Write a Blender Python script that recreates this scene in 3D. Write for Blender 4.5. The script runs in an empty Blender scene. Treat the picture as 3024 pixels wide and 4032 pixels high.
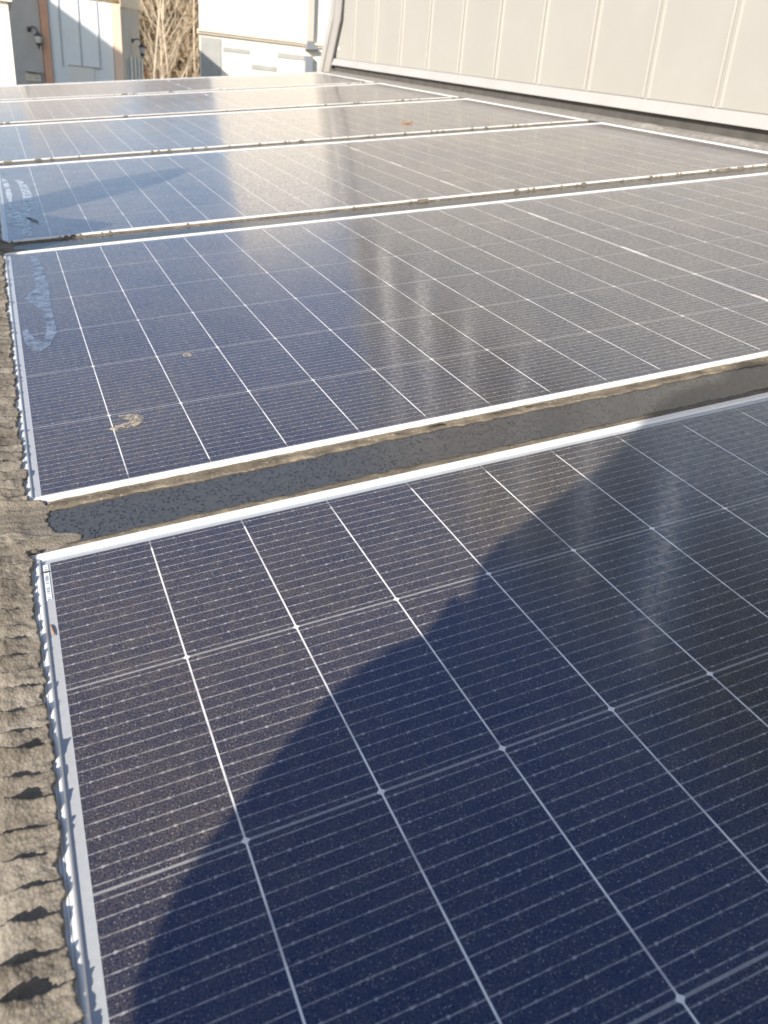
import bpy, bmesh, math, random
from mathutils import Matrix, Vector, noise

sc = bpy.context.scene
C = sc.collection
R = math.radians
random.seed(7)

# ------------------------------------------------------------------ frames of reference
U = 0.0925                       # one half-cell pitch in metres
# roof axes (across, up the rows, normal) -> world (z = up)
RW = Matrix(((0.99185326, 0.0, -0.12738568),
             (-0.01021097, 0.99678218, -0.07950486),
             (0.12697577, 0.08015788, 0.98866166)))
RM = RW.to_4x4()
CAMROOF = Vector((0.5624, -7.5684, 4.7948)) * U
CAM = RW @ CAMROOF
FPX = 3182.2
CAMR = Matrix(((0.9199, -0.3920, -0.0127), (-0.2181, -0.4844, -0.8473), (0.3259, 0.7822, -0.5310)))

# ------------------------------------------------------------------ camera
cd = bpy.data.cameras.new('camera')
cam = bpy.data.objects.new('camera', cd)
C.objects.link(cam)
ax = (RW @ CAMR.row[0].to_3d()).normalized()
az = -(RW @ CAMR.row[2].to_3d()).normalized()
ay = az.cross(ax).normalized()
ax = ay.cross(az).normalized()
cam.matrix_world = Matrix(((ax[0], ay[0], az[0], CAM[0]), (ax[1], ay[1], az[1], CAM[1]),
                           (ax[2], ay[2], az[2], CAM[2]), (0, 0, 0, 1)))
cd.sensor_fit = 'VERTICAL'
cd.sensor_height = 36.0
cd.lens = FPX / 4032 * 36.0
cd.clip_start = 0.05
cd.clip_end = 2000
cd.dof.use_dof = True
cd.dof.focus_distance = 0.85
cd.dof.aperture_fstop = 12
sc.camera = cam

# ------------------------------------------------------------------ light
SUNROOF = Vector((-0.77 * math.cos(R(33)), -0.64 * math.cos(R(33)), math.sin(R(33)))).normalized()
SUN = (RW @ SUNROOF).normalized()
SUN_EL = math.asin(SUN.z)
SUN_AZ = math.atan2(SUN.x, SUN.y)
w = bpy.data.worlds.new('World')
sc.world = w
w.use_nodes = True
nt = w.node_tree
sky = nt.nodes.new('ShaderNodeTexSky')
sky.sky_type = 'NISHITA'
sky.sun_disc = False
sky.sun_elevation = SUN_EL
sky.sun_rotation = SUN_AZ
sky.air_density = 1.0
sky.dust_density = 1.0
sky.ozone_density = 1.0
nt.links.new(sky.outputs[0], nt.nodes['Background'].inputs[0])
nt.nodes['Background'].inputs[1].default_value = 0.12
sl = bpy.data.lights.new('sun', 'SUN')
sl.energy = 5.0
sl.angle = R(0.53)
sl.color = (1.0, 0.92, 0.82)
so = bpy.data.objects.new('sun', sl)
C.objects.link(so)
so.rotation_euler = SUN.to_track_quat('Z', 'Y').to_euler()
sc.view_settings.view_transform = 'Standard'
sc.view_settings.look = 'None'
sc.view_settings.exposure = 0.7
sc.view_settings.gamma = 1.0


# ------------------------------------------------------------------ helpers
def obj(name, bm, mat, parent=None, smooth=False, world=None):
    me = bpy.data.meshes.new(name)
    bmesh.ops.recalc_face_normals(bm, faces=bm.faces)
    bm.to_mesh(me)
    bm.free()
    if mat:
        me.materials.append(mat)
    if smooth:
        for p in me.polygons:
            p.use_smooth = True
    o = bpy.data.objects.new(name, me)
    C.objects.link(o)
    if parent is not None:
        o.parent = parent
    elif world is not None:
        o.matrix_world = world
    return o


def tag(o, label=None, cat=None, group=None, kind=None):
    if label: o['label'] = label
    if cat: o['category'] = cat
    if group: o['group'] = group
    if kind: o['kind'] = kind
    return o


def thing(name, label, cat, world=None, group=None):
    o = bpy.data.objects.new(name, None)
    o.empty_display_size = 0.1
    C.objects.link(o)
    if world is not None:
        o.matrix_world = world
    return tag(o, label, cat, group)


def box(bm, x0, x1, y0, y1, z0, z1, m=None):
    vs = [bm.verts.new((x, y, z)) for z in (z0, z1) for x, y in ((x0, y0), (x1, y0), (x1, y1), (x0, y1))]
    if m is not None:
        for v in vs: v.co = m @ v.co
    for f in ((3, 2, 1, 0), (4, 5, 6, 7), (0, 1, 5, 4), (1, 2, 6, 5), (2, 3, 7, 6), (3, 0, 4, 7)):
        bm.faces.new([vs[i] for i in f])
    return vs


def prism(bm, pts, d):
    """closed polygon pts (3D) extruded by vector d"""
    d = Vector(d)
    a = [bm.verts.new(p) for p in pts]
    b = [bm.verts.new(Vector(p) + d) for p in pts]
    bm.faces.new(a)
    bm.faces.new(b[::-1])
    n = len(pts)
    for i in range(n):
        bm.faces.new((a[i], b[i], b[(i + 1) % n], a[(i + 1) % n]))


def tube(bm, pts, rads, n=8, cap=True):
    rings = []
    for i, p in enumerate(pts):
        p = Vector(p)
        d = (Vector(pts[min(i + 1, len(pts) - 1)]) - Vector(pts[max(i - 1, 0)])).normalized()
        a = d.orthogonal().normalized()
        b = d.cross(a)
        r = rads[i] if hasattr(rads, '__len__') else rads
        rings.append([bm.verts.new(p + (a * math.cos(t) + b * math.sin(t)) * r)
                      for t in [2 * math.pi * k / n for k in range(n)]])
    for i in range(len(rings) - 1):
        # match ring start to avoid twist
        r0, r1 = rings[i], rings[i + 1]
        s = min(range(n), key=lambda k: (r1[k].co - r0[0].co - (Vector(pts[i + 1]) - Vector(pts[i]))).length)
        r1 = r1[s:] + r1[:s]
        rings[i + 1] = r1
        for k in range(n):
            bm.faces.new((r0[k], r0[(k + 1) % n], r1[(k + 1) % n], r1[k]))
    if cap:
        bm.faces.new(rings[0][::-1])
        bm.faces.new(rings[-1])


def lathe(bm, prof, cx=0, cy=0, n=16):
    rings = [[bm.verts.new((cx + r * math.cos(2 * math.pi * k / n), cy + r * math.sin(2 * math.pi * k / n), z))
              for k in range(n)] for r, z in prof]
    for a, b in zip(rings, rings[1:]):
        for k in range(n):
            bm.faces.new((a[k], a[(k + 1) % n], b[(k + 1) % n], b[k]))
    bm.faces.new(rings[0][::-1])
    bm.faces.new(rings[-1])


def n1(x, seed=0.0):
    return noise.noise(Vector((x, seed * 7.13 + 0.37, seed * 3.7 + 1.9)))


def n2(x, y, seed=0.0):
    return noise.noise(Vector((x, y, seed * 5.31 + 0.77)))


class NB:
    """tiny node builder"""
    def __init__(s, name):
        s.m = bpy.data.materials.new(name)
        s.m.use_nodes = True
        s.t = s.m.node_tree
        s.b = s.t.nodes['Principled BSDF']

    def inp(s, sock, v):
        if isinstance(v, bpy.types.NodeSocket):
            s.t.links.new(v, sock)
        elif v is not None:
            if hasattr(sock.default_value, '__len__') and len(sock.default_value) == 4 and len(v) == 3:
                v = (*v, 1)
            sock.default_value = v

    def M(s, op, a, b=None, c=None):
        n = s.t.nodes.new('ShaderNodeMath')
        n.operation = op
        s.inp(n.inputs[0], a)
        s.inp(n.inputs[1], b)
        s.inp(n.inputs[2], c)
        return n.outputs[0]

    def ss(s, v, a, b, lo=0.0, hi=1.0):
        n = s.t.nodes.new('ShaderNodeMapRange')
        n.interpolation_type = 'SMOOTHSTEP'
        s.inp(n.inputs[0], v)
        for i, x in enumerate((a, b, lo, hi)):
            s.inp(n.inputs[i + 1], x)
        return n.outputs[0]

    def lin(s, v, a, b, lo=0.0, hi=1.0):
        n = s.t.nodes.new('ShaderNodeMapRange')
        s.inp(n.inputs[0], v)
        for i, x in enumerate((a, b, lo, hi)):
            s.inp(n.inputs[i + 1], x)
        return n.outputs[0]

    def mix(s, f, a, b, mode='MIX'):
        n = s.t.nodes.new('ShaderNodeMix')
        n.data_type = 'RGBA'
        n.blend_type = mode
        s.inp(n.inputs[0], f)
        s.inp(n.inputs[6], a)
        s.inp(n.inputs[7], b)
        return n.outputs[2]

    def co(s, kind='Object', scale=None, loc=None, rot=None):
        t = s.t.nodes.new('ShaderNodeTexCoord')
        o = t.outputs[kind]
        if scale or loc or rot:
            m = s.t.nodes.new('ShaderNodeMapping')
            s.t.links.new(o, m.inputs[0])
            if loc: m.inputs[1].default_value = loc
            if rot: m.inputs[2].default_value = rot
            if scale: m.inputs[3].default_value = scale
            o = m.outputs[0]
        return o

    def noise(s, scale, detail=3, rough=0.55, vec=None, dist=0.0):
        n = s.t.nodes.new('ShaderNodeTexNoise')
        s.inp(n.inputs['Vector'], vec if vec is not None else s.co())
        n.inputs['Scale'].default_value = scale
        n.inputs['Detail'].default_value = detail
        n.inputs['Roughness'].default_value = rough
        n.inputs['Distortion'].default_value = dist
        return n.outputs[0]

    def voro(s, scale, vec=None, feature='F1', out=0, rnd=1.0):
        n = s.t.nodes.new('ShaderNodeTexVoronoi')
        n.feature = feature
        s.inp(n.inputs['Vector'], vec if vec is not None else s.co())
        n.inputs['Scale'].default_value = scale
        n.inputs['Randomness'].default_value = rnd
        return n.outputs[out]

    def ramp(s, f, stops):
        n = s.t.nodes.new('ShaderNodeValToRGB')
        e = n.color_ramp.elements
        while len(e) < len(stops): e.new(0.5)
        for x, (p, c) in zip(e, stops):
            x.position = p
            x.color = (*c, 1)
        s.inp(n.inputs[0], f)
        return n.outputs[0]

    def bump(s, h, strength, dist=0.001, normal=None):
        n = s.t.nodes.new('ShaderNodeBump')
        n.inputs['Strength'].default_value = strength
        n.inputs['Distance'].default_value = dist
        s.inp(n.inputs['Height'], h)
        if normal is not None: s.inp(n.inputs['Normal'], normal)
        return n.outputs[0]

    def set(s, **k):
        names = dict(color='Base Color', rough='Roughness', metal='Metallic', spec='Specular IOR Level',
                     coat='Coat Weight', sheenr='Sheen Roughness', sheenc='Sheen Tint', coatr='Coat Roughness', normal='Normal', coatn='Coat Normal',
                     coatior='Coat IOR', alpha='Alpha', trans='Transmission Weight', ior='IOR', stint='Specular Tint', sheen='Sheen Weight')
        for a, v in k.items():
            s.inp(s.b.inputs[names[a]], v)
        return s.m


def plain(name, col, rough=0.6, var=0.12, scale=4.0, metal=0.0, bump=0.0, spec=0.4):
    n = NB(name)
    f = n.noise(scale, 5, 0.6)
    lo = tuple(c * (1 - var) for c in col)
    hi = tuple(min(1, c * (1 + var)) for c in col)
    kw = dict(color=n.ramp(f, ((0.3, lo), (0.7, hi))), rough=rough, metal=metal, spec=spec)
    if bump:
        kw['normal'] = n.bump(n.noise(scale * 8, 4, 0.6), bump, 0.004)
    return n.set(**kw)


# ------------------------------------------------------------------ materials
def mat_cells():
    n = NB('solar_glass_over_cells')
    sp = n.t.nodes.new('ShaderNodeSeparateXYZ')
    n.t.links.new(n.co(), sp.inputs[0])
    X, Y = sp.outputs[0], sp.outputs[1]
    u0 = n.M('DIVIDE', X, U)
    v = n.M('DIVIDE', Y, -1.993 * U)                       # rows of whole cells, 0..6
    u = n.M('SUBTRACT', u0, n.M('MULTIPLY', n.M('GREATER_THAN', u0, 13.03), 0.05))
    wob = n.noise(30, 2)
    fu = n.M('ABSOLUTE', n.M('SUBTRACT', n.M('FRACT', n.M('ADD', u, 0.5)), 0.5))
    fv = n.M('MULTIPLY', n.M('ABSOLUTE', n.M('SUBTRACT', n.M('FRACT', n.M('ADD', v, 0.5)), 0.5)), 1.993)
    ins = n.M('MULTIPLY', n.M('MULTIPLY', n.M('GREATER_THAN', u, 0.0), n.M('LESS_THAN', u, 26.0)),
              n.M('MULTIPLY', n.M('GREATER_THAN', v, 0.0), n.M('LESS_THAN', v, 6.0)))
    # cell silicon colour, a little different from cell to cell
    cid = n.t.nodes.new('ShaderNodeCombineXYZ')
    n.inp(cid.inputs[0], n.M('FLOOR', u))
    n.inp(cid.inputs[1], n.M('FLOOR', v))
    wn = n.t.nodes.new('ShaderNodeTexWhiteNoise')
    n.t.links.new(cid.outputs[0], wn.inputs['Vector'])
    oi = n.t.nodes.new('ShaderNodeObjectInfo')
    cell = n.mix(wn.outputs[0], (0.0014, 0.0055, 0.020), (0.0022, 0.0080, 0.028))
    # fine collector fingers
    fing = n.M('ABSOLUTE', n.M('SUBTRACT', n.M('FRACT', n.M('MULTIPLY', u, 46.0)), 0.5))
    fm = n.ss(fing, 0.10, 0.02)
    cell = n.mix(n.M('MULTIPLY', fm, 0.13), cell, (0.16, 0.15, 0.14))
    # sixteen busbars per cell with solder points
    fb = n.M('MULTIPLY', n.M('ABSOLUTE', n.M('SUBTRACT', n.M('FRACT', n.M('MULTIPLY', v, 16.0)), 0.5)), 1.993 / 16)
    fs = n.M('DIVIDE', n.M('ABSOLUTE', n.M('SUBTRACT', n.M('FRACT', n.M('MULTIPLY', u, 6.0)), 0.5)), 6.0)
    dash = n.ss(n.noise(260, 2, 0.6), 0.30, 0.62)
    bus = n.M('MULTIPLY', n.ss(fb, 0.0075, 0.0035), n.M('ADD', n.M('MULTIPLY', dash, 0.42), 0.16))
    cell = n.mix(bus, cell, (0.46, 0.455, 0.45))
    sol = n.M('SQRT', n.M('ADD', n.M('MULTIPLY', fb, fb), n.M('MULTIPLY', fs, fs)))
    solm = n.M('MULTIPLY', n.ss(sol, 0.016, 0.009), n.ss(n.noise(95, 1), 0.45, 0.6))
    cell = n.mix(n.M('MULTIPLY', solm, 0.42), cell, (0.55, 0.56, 0.60))
    # gap between strings (grey) and between half cells (white)
    rowl = n.M('MULTIPLY', n.ss(fv, 0.0135, 0.008), 0.9)
    rowc = n.mix(n.noise(220, 3), (0.18, 0.185, 0.19), (0.40, 0.41, 0.41))
    cell = n.mix(rowl, cell, rowc)
    ve = n.M('MULTIPLY', n.M('MINIMUM', v, n.M('SUBTRACT', 6.0, v)), 1.993)
    fade = n.ss(ve, 0.13, 0.17, 0.22, 1.0)
    seg = n.ss(n.noise(18, 3, 0.6), 0.28, 0.60, 0.45, 1.0)
    inl = n.M('MULTIPLY', n.M('GREATER_THAN', u, 0.5), n.M('LESS_THAN', u, 25.5))
    wl = n.M('MULTIPLY', n.M('MULTIPLY', n.ss(fu, 0.0098, 0.0058), fade), n.M('MULTIPLY', seg, inl))
    cell = n.mix(wl, cell, (0.86, 0.87, 0.88))
    ctr = n.ss(n.M('ABSOLUTE', n.M('SUBTRACT', u0, 13.025)), 0.045, 0.035)
    cell = n.mix(n.M('MULTIPLY', ctr, 0.55), cell, (0.40, 0.42, 0.44))
    dia = n.M('MULTIPLY', n.ss(n.M('ADD', fu, fv), 0.038, 0.029), n.M('MULTIPLY', inl, n.ss(ve, 0.3, 0.4)))
    cell = n.mix(dia, cell, (0.84, 0.84, 0.84))
    # white margin round the cells, frosted at its edge
    back = n.mix(n.noise(140, 3), (0.34, 0.37, 0.40), (0.45, 0.48, 0.50))
    base = n.mix(n.M('SUBTRACT', 1.0, ins), cell, back)
    # dust lying on the glass
    ob = n.t.nodes.new('ShaderNodeVectorMath')
    ob.operation = 'ADD'
    n.t.links.new(n.co(), ob.inputs[0])
    n.t.links.new(oi.outputs['Location'], ob.inputs[1])
    P = ob.outputs[0]
    big = n.noise(3.2, 3, 0.55, P)
    mid = n.noise(60, 4, 0.65, P)
    fine = n.noise(700, 2, 0.6, P)
    vd = n.voro(470, P)
    speck = n.M('MULTIPLY', n.ss(vd, 0.30, 0.14), n.ss(n.noise(900, 0, 0.5, P), 0.46, 0.58))
    d = n.M('MULTIPLY', n.M('MULTIPLY', n.lin(big, 0.3, 0.7, 0.6, 1.3), n.lin(mid, 0.3, 0.7, 0.72, 1.2)),
            n.lin(fine, 0.38, 0.64, 0.30, 1.7))
    dust = n.M('MULTIPLY', d, DUST)
    dcol = n.mix(big, (0.46, 0.34, 0.13), (0.42, 0.32, 0.14))
    base = n.mix(dust, base, dcol)
    base = n.mix(n.M('MULTIPLY', speck, 0.42), base, (0.62, 0.57, 0.50))
    h = n.M('ADD', n.M('MULTIPLY', mid, 0.5), n.M('MULTIPLY', fine, 0.35))
    bn = n.bump(h, 0.10, 0.0006)
    cr = n.lin(mid, 0.3, 0.7, 0.05, 0.13)
    n.set(color=base, rough=0.22, spec=0.5, ior=2.1, stint=(0.03, 0.34, 1.0, 1), coat=n.lin(n.noise(130, 4, 0.75, P), 0.42, 0.58, 0.66, 0.08), coatr=cr, coatn=bn, coatior=1.45,
          sheen=n.M('MULTIPLY', n.lin(n.M('ADD', n.M('MULTIPLY', n.noise(150, 4, 0.75, P), 0.7), n.M('MULTIPLY', n.noise(22, 4, 0.7, P), 0.3)), 0.43, 0.57, 0.40, 1.5), n.M('MULTIPLY', n.lin(big, 0.3, 0.7, 0.8, 1.1), SHEEN)), sheenr=0.27, sheenc=(0.76, 0.64, 0.50))
    return n.m


DUST = 0.13
SHEEN = 0.34
M_CELL = mat_cells()


def mat_frame():
    n = NB('anodised_aluminium')
    f = n.noise(25, 4, 0.6)
    g = n.noise(260, 3, 0.6)
    c = n.mix(f, (0.70, 0.71, 0.72), (0.80, 0.80, 0.79))
    dirt = n.ss(n.noise(55, 5, 0.65), 0.60, 0.74)
    c = n.mix(n.M('MULTIPLY', dirt, 0.35), c, (0.42, 0.36, 0.28))
    return n.set(color=c, rough=n.lin(g, 0.3, 0.7, 0.32, 0.5), metal=0.25, spec=0.5)


M_FRAME = mat_frame()


def mat_tar():
    n = NB('weathered_bitumen_coating')
    a = n.noise(14, 6, 0.68, n.co(scale=(0.5, 2.2, 1)))
    b = n.noise(120, 5, 0.65, n.co(scale=(0.6, 1.5, 1)))
    g = n.voro(420)
    c = n.ramp(a, ((0.30, (0.090, 0.077, 0.062)), (0.5, (0.175, 0.153, 0.124)), (0.70, (0.285, 0.258, 0.218))))
    c = n.mix(n.M('MULTIPLY', n.ss(b, 0.54, 0.70), 0.6), c, (0.07, 0.06, 0.05))
    c = n.mix(n.M('MULTIPLY', n.ss(g, 0.22, 0.10), 0.5), c, (0.40, 0.37, 0.32))
    h = n.M('ADD', b, n.M('MULTIPLY', g, 0.6))
    return n.set(color=c, rough=0.72, spec=0.35, normal=n.bump(h, 0.55, 0.0016))


M_TAR = mat_tar()


def mat_sealant():
    n = NB('dusty_sealant')
    a = n.noise(30, 5, 0.65)
    b = n.noise(240, 4, 0.65)
    c = n.ramp(a, ((0.3, (0.085, 0.072, 0.055)), (0.55, (0.15, 0.128, 0.098)), (0.75, (0.25, 0.21, 0.155))))
    c = n.mix(n.ss(b, 0.56, 0.72), c, (0.30, 0.26, 0.19))
    return n.set(color=c, rough=0.8, spec=0.2, normal=n.bump(b, 0.6, 0.002))


M_SEAL = mat_sealant()


def mat_membrane():
    n = NB('dark_roof_membrane')
    big = n.noise(4, 3)
    a = n.noise(75, 5, 0.62, n.co(scale=(1, 1.3, 1)))
    b = n.noise(420, 4, 0.7, n.co(scale=(1, 1.3, 1)))
    clean = n.M('MULTIPLY', n.M('MAXIMUM', n.ss(n.voro(230, n.co(scale=(1, 1.25, 1))), 0.40, 0.30), n.ss(n.voro(420), 0.34, 0.24)), n.ss(a, 0.38, 0.52))
    film = n.mix(big, (0.052, 0.060, 0.076), (0.074, 0.066, 0.052))
    c = n.mix(clean, film, (0.006, 0.007, 0.010))
    sp = n.ss(n.voro(330), 0.16, 0.08)
    c = n.mix(n.M('MULTIPLY', sp, 0.25), c, (0.4, 0.37, 0.32))
    return n.set(color=c, rough=0.7, spec=0.1, coat=n.lin(clean, 0, 1, 0.70, 0.90), coatr=n.lin(clean, 0, 1, 0.16, 0.34),
                 coatn=n.bump(b, 0.10, 0.0008), coatior=1.75)


M_MEMB = mat_membrane()
M_CLAD = plain('light_grey_coated_steel', (0.320, 0.307, 0.280), 0.42, 0.03, 3, spec=0.5, bump=0.03)
M_CLADUP = plain('upper_wall_render', (0.060, 0.050, 0.041), 0.7, 0.08, 2, bump=0.1)
M_FLASH = plain('pale_flashing', (0.35, 0.342, 0.33), 0.4, 0.05, 6, spec=0.5)
M_UPST = plain('dark_upstand_membrane', (0.075, 0.070, 0.066), 0.7, 0.2, 14, bump=0.2)
M_STRIP = plain('white_coated_strip', (0.88, 0.85, 0.80), 0.35, 0.03, 5)
M_GAP = plain('dark_joint', (0.03, 0.03, 0.03), 0.8, 0.1, 5)


def at(px, py, Y):
    """world point seen at photo pixel (px, py) on the vertical plane y = Y"""
    d = Vector(((px - 1512) / FPX, (py - 2016) / FPX, 1.0))
    r = CAMR.transposed() @ d
    r = RW @ r
    t = (Y - CAM.y) / r.y
    return CAM + r * t


GROUND = -4.2
VR = 13.3677                     # panel pitch along the roof in cell units
V0, V1 = -12.07, 0.19            # panel extent in its own frame
UL, UR = -0.21, 26.31

# ------------------------------------------------------------------ ground
bm = bmesh.new()
S = 900
vs = [bm.verts.new((x, y, GROUND)) for x, y in ((-S, -S), (S, -S), (S, S), (-S, S))]
bm.faces.new(vs)
tag(obj('ground', bm, plain('asphalt_yard', (0.06, 0.058, 0.055), 0.85, 0.25, 0.6)), 'grey asphalt yard below the roof', 'ground', kind='structure')

# ------------------------------------------------------------------ the roof
ZR = -0.0035
roof = thing('flat_roof', 'low pitched roof of dark bitumen membrane carrying the row of solar panels', 'roof', RM)
RX0, RX1, RY0, RY1 = -16 * U, 30.2 * U, -34 * U, 68.2 * U
bm = bmesh.new()
box(bm, RX0, RX1, RY0, RY1, ZR - 0.22, ZR)
obj('membrane', bm, M_MEMB, roof)
bm = bmesh.new()
box(bm, RX0 + .15, RX1 - .15, RY0 + .15, RY1 - .15, GROUND - 1.5, ZR - 0.23)
obj('supporting_wall', bm, plain('rendered_wall', (0.5, 0.47, 0.42), 0.85, 0.1, 2), roof)


def edge_u(v):
    """right edge of the bitumen coating, cell units, at roof coordinate v"""
    k = math.floor((v - V1 + 0.0) / VR)
    loc = v - V1 - k * VR            # 0..VR, gap is 0..(VR-12.26)
    gap = VR - (V1 - V0)
    e = -0.165 + 0.030 * n1(v * 1.3, 1) + 0.050 * n1(v * 3.5, 2) + 0.034 * n1(v * 9, 3) + 0.026 * n1(v * 27, 8)
    if v < -1.7:
        e += 0.020 * max(0, min(1, (-1.7 - v) / 2.0)) 
    e = max(-0.245, min(e, -0.095))
    if 0.02 < loc < gap - 0.02:
        t = loc / gap
        f = min(1, min(t, 1 - t) / 0.10)
        tongue = 0.50 * math.exp(-((t - 0.22) / 0.13) ** 2) + 0.16 + 0.12 * math.exp(-((t - .9) / .1) ** 2) + 0.30*(t>.93)
        e = e * (1 - f) + f * (tongue * (0.75 + 0.5 * n1(k * 3.3, 4)) + 0.05 * n1(v * 14, 5) - 0.05)
    return e


def build_tar():
    bm = bmesh.new()
    vs = []
    v = -13.2
    while v < 67.4:
        vs.append(v)
        v += 0.0125 if v < 1.6 else (0.025 if v < 14 else (0.06 if v < 28 else 0.2))
    NS = 64
    UO = -9.0
    rows = []
    for v in vs:
        e = edge_u(v)
        k = math.floor((v - V1) / VR)
        loc = v - V1 - k * VR
        ingap = 0.04 < loc < (VR - (V1 - V0)) - 0.04
        row = []
        for i in range(NS + 1):
            s = i / NS
            if s < 0.12: u = UO + (-1.15 - UO) * (s / 0.12)
            else: u = -1.15 + (e + 1.15) * ((s - 0.12) / 0.88)
            # trowel ridges running to the frame, each with a sharp crest and a scooped flank
            ph = v * 4.2 - 0.35 * u + 0.42 * n2(u * 0.8, v * 0.5, 12) + 0.10 * n2(u * 3, v * 2.2, 13)
            fr = ph - math.floor(ph)
            cell = math.floor(ph)
            d = e - u
            amp = 0.55 + 0.9 * abs(n1(cell * 1.37, 14))
            hump = math.exp(-((d - 0.36 - 0.10 * n1(cell * 2.1, 22)) / 0.17) ** 2)
            A = (0.0042 + 0.0125 * hump) * amp
            rag = 0.05 * n2(u * 30, cell * 3.1, 23) * (0.3 + hump)
            cr = 0.84 + rag
            saw = (fr / cr) ** 1.35 if fr < cr else max(0.0, 1 - (fr - cr) / max(0.02, (1 - cr) * 0.45)) 
            near = max(0.0, min(1.0, (0.62 - d) / 0.42))
            z = 0.0030 + A * saw
            z += 0.0016 * n2(u * 5, v * 5, 16) + 0.0013 * n2(u * 15, v * 19, 17) + 0.0008 * n2(u * 40, v * 44, 25)
            if d > 0.42:
                rf = min(1, (d - 0.42) / 0.2)
                z += rf * (0.0048 * n2(u * 12, v * 12, 24) + 0.0022 * n2(u * 38, v * 38, 18) + 0.002)
            z = max(z, 0.0018)
            lift = 1.0
            if ingap:
                t = max(0.0, min(1.0, d / 0.30))
                z = ZR + 0.001 + (0.0035 + z * 0.6) * (t ** 0.5) * max(0.45, min(1, (d + .0) / .5))
            else:
                z = z + 0.0015 if d < 0.5 else z + 0.0015 - 0.004 * min(1, (d - 0.5) / 0.8)
                # curled lip right at the edge
                if d < 0.06: z += 0.0012 * n1(v * 11, 20)
                z = max(z, 0.0034) if d < 0.12 else z
            row.append(bm.verts.new((u * U, v * U, z)))
        lastz = ZR - 0.002 if ingap else 0.0006
        row.append(bm.verts.new((row[-1].co.x - 0.0008, v * U, lastz)))
        rows.append(row)
    for a, b in zip(rows, rows[1:]):
        for i in range(len(a) - 1):
            bm.faces.new((a[i], a[i + 1], b[i + 1], b[i]))
    return obj('bitumen_coating', bm, M_TAR, roof, smooth=True)


build_tar()


def bead(u0, u1, vrail, sgn, w0, w1, seed, over, h=0.006, step=0.06):
    """ragged line of sealant beside a rail: from the rail outwards (sgn) over the membrane"""
    bm = bmesh.new()
    rows = []
    u = u0
    while u < u1:
        wd = w0 + (w1 - w0) * (0.5 + 0.5 * n1(u * 0.55, seed)) + 0.035 * n1(u * 6, seed + 1) + 0.02 * n1(u * 19, seed + 2)
        ov = over * min(1.0, max(0.0, n1(u * 0.9, seed + 3) + 0.7 * n1(u * 2.9, seed + 4) + 0.9 * n1(u * 9, seed + 5) - .25))
        hh = h * (0.7 + 0.5 * n1(u * 3, seed + 6))
        if ov > 0.012:
            pts = [(-ov, 0.0027), (-ov * 0.85, 0.0034), (0.0, 0.0030)]
        else:
            pts = [(0.003, -0.0004), (0.02, -0.0008), (0.05, -0.0014)]
        pts += [(wd * 0.35, ZR + hh), (wd * 0.75, ZR + hh * 0.62), (wd * 0.98, ZR + 0.002), (wd, ZR - 0.001)]
        rows.append([bm.verts.new((u * U, (vrail + sgn * p) * U, z + 0.0006 * n1(u * 21 + q, seed + 7))) for q, (p, z) in enumerate(pts)])
        u += step
    for a, b in zip(rows, rows[1:]):
        for i in range(len(a) - 1):
            bm.faces.new((a[i], a[i + 1], b[i + 1], b[i]))
    obj('sealant_bead', bm, M_SEAL, roof, smooth=True)


for k in range(6):
    bead(0.05 if k else 0.1, UR - 0.05, k * VR + V1, 1, 0.10 if k == 0 else 0.05, 0.22 if k == 0 else 0.12, 30 + k * 11, 0.0, 0.0035, 0.05 if k < 2 else 0.12)
    if k:
        bead(0.05, UR - 0.05, k * VR + V0, -1, 0.05 if k > 1 else 0.10, 0.12 if k > 1 else 0.24, 100 + k * 11, 0.05 if k > 1 else 0.0, 0.0035, 0.03 if k < 3 else 0.05)

# gritty strip between the panels and the clad wall, with a lifted lap
bm = bmesh.new()
rows = []
v = -13.0
while v < 67.6:
    row = []
    for i in range(15):
        t = i / 14
        u = 26.42 + 2.1 * t + 0.05 * n1(v * 2, 61) * (i == 0)
        z = ZR + 0.002 + 0.003 * t + 0.004 * abs(n2(u * 2, v * 1.2, 62)) * (i > 0)
        if i in (4, 5, 6):
            z += 0.010 * math.exp(-((v - 19.6) / 1.8) ** 2) * (1 if i < 6 else .6) + 0.012 * math.exp(-((v - 24.5) / 1.2) ** 2)
        if i == 3:
            z = ZR + 0.002 - 0.004 * math.exp(-((v - 19.6) / 1.8) ** 2)
        row.append(bm.verts.new((u * U, v * U, z)))
    rows.append(row)
    v += 0.12
for a, b in zip(rows, rows[1:]):
    for i in range(len(a) - 1):
        bm.faces.new((a[i], a[i + 1], b[i + 1], b[i]))
obj('gritty_edge_strip', bm, plain('gritty_mineral_felt', (0.24, 0.225, 0.205), 0.85, 0.3, 40, bump=0.5), roof, smooth=True)

# ------------------------------------------------------------------ solar panels
FR_PROF = [(0.0, -0.028), (0.0, 0.0012), (0.0004, 0.0016), (0.0021, 0.0016), (0.0022, 0.0008), (0.0025, 0.0008), (0.0026, 0.0018),
           (0.0043, 0.0019), (0.0044, 0.0010), (0.0047, 0.0010), (0.0048, 0.0020), (0.0062, 0.0021), (0.0063, 0.0012), (0.0066, 0.0012),
           (0.0067, 0.0022), (0.0078, 0.0026), (0.0090, 0.0028), (0.0100, 0.0025), (0.0107, 0.0016), (0.0110, 0.0001), (0.0110, -0.003)]


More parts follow.
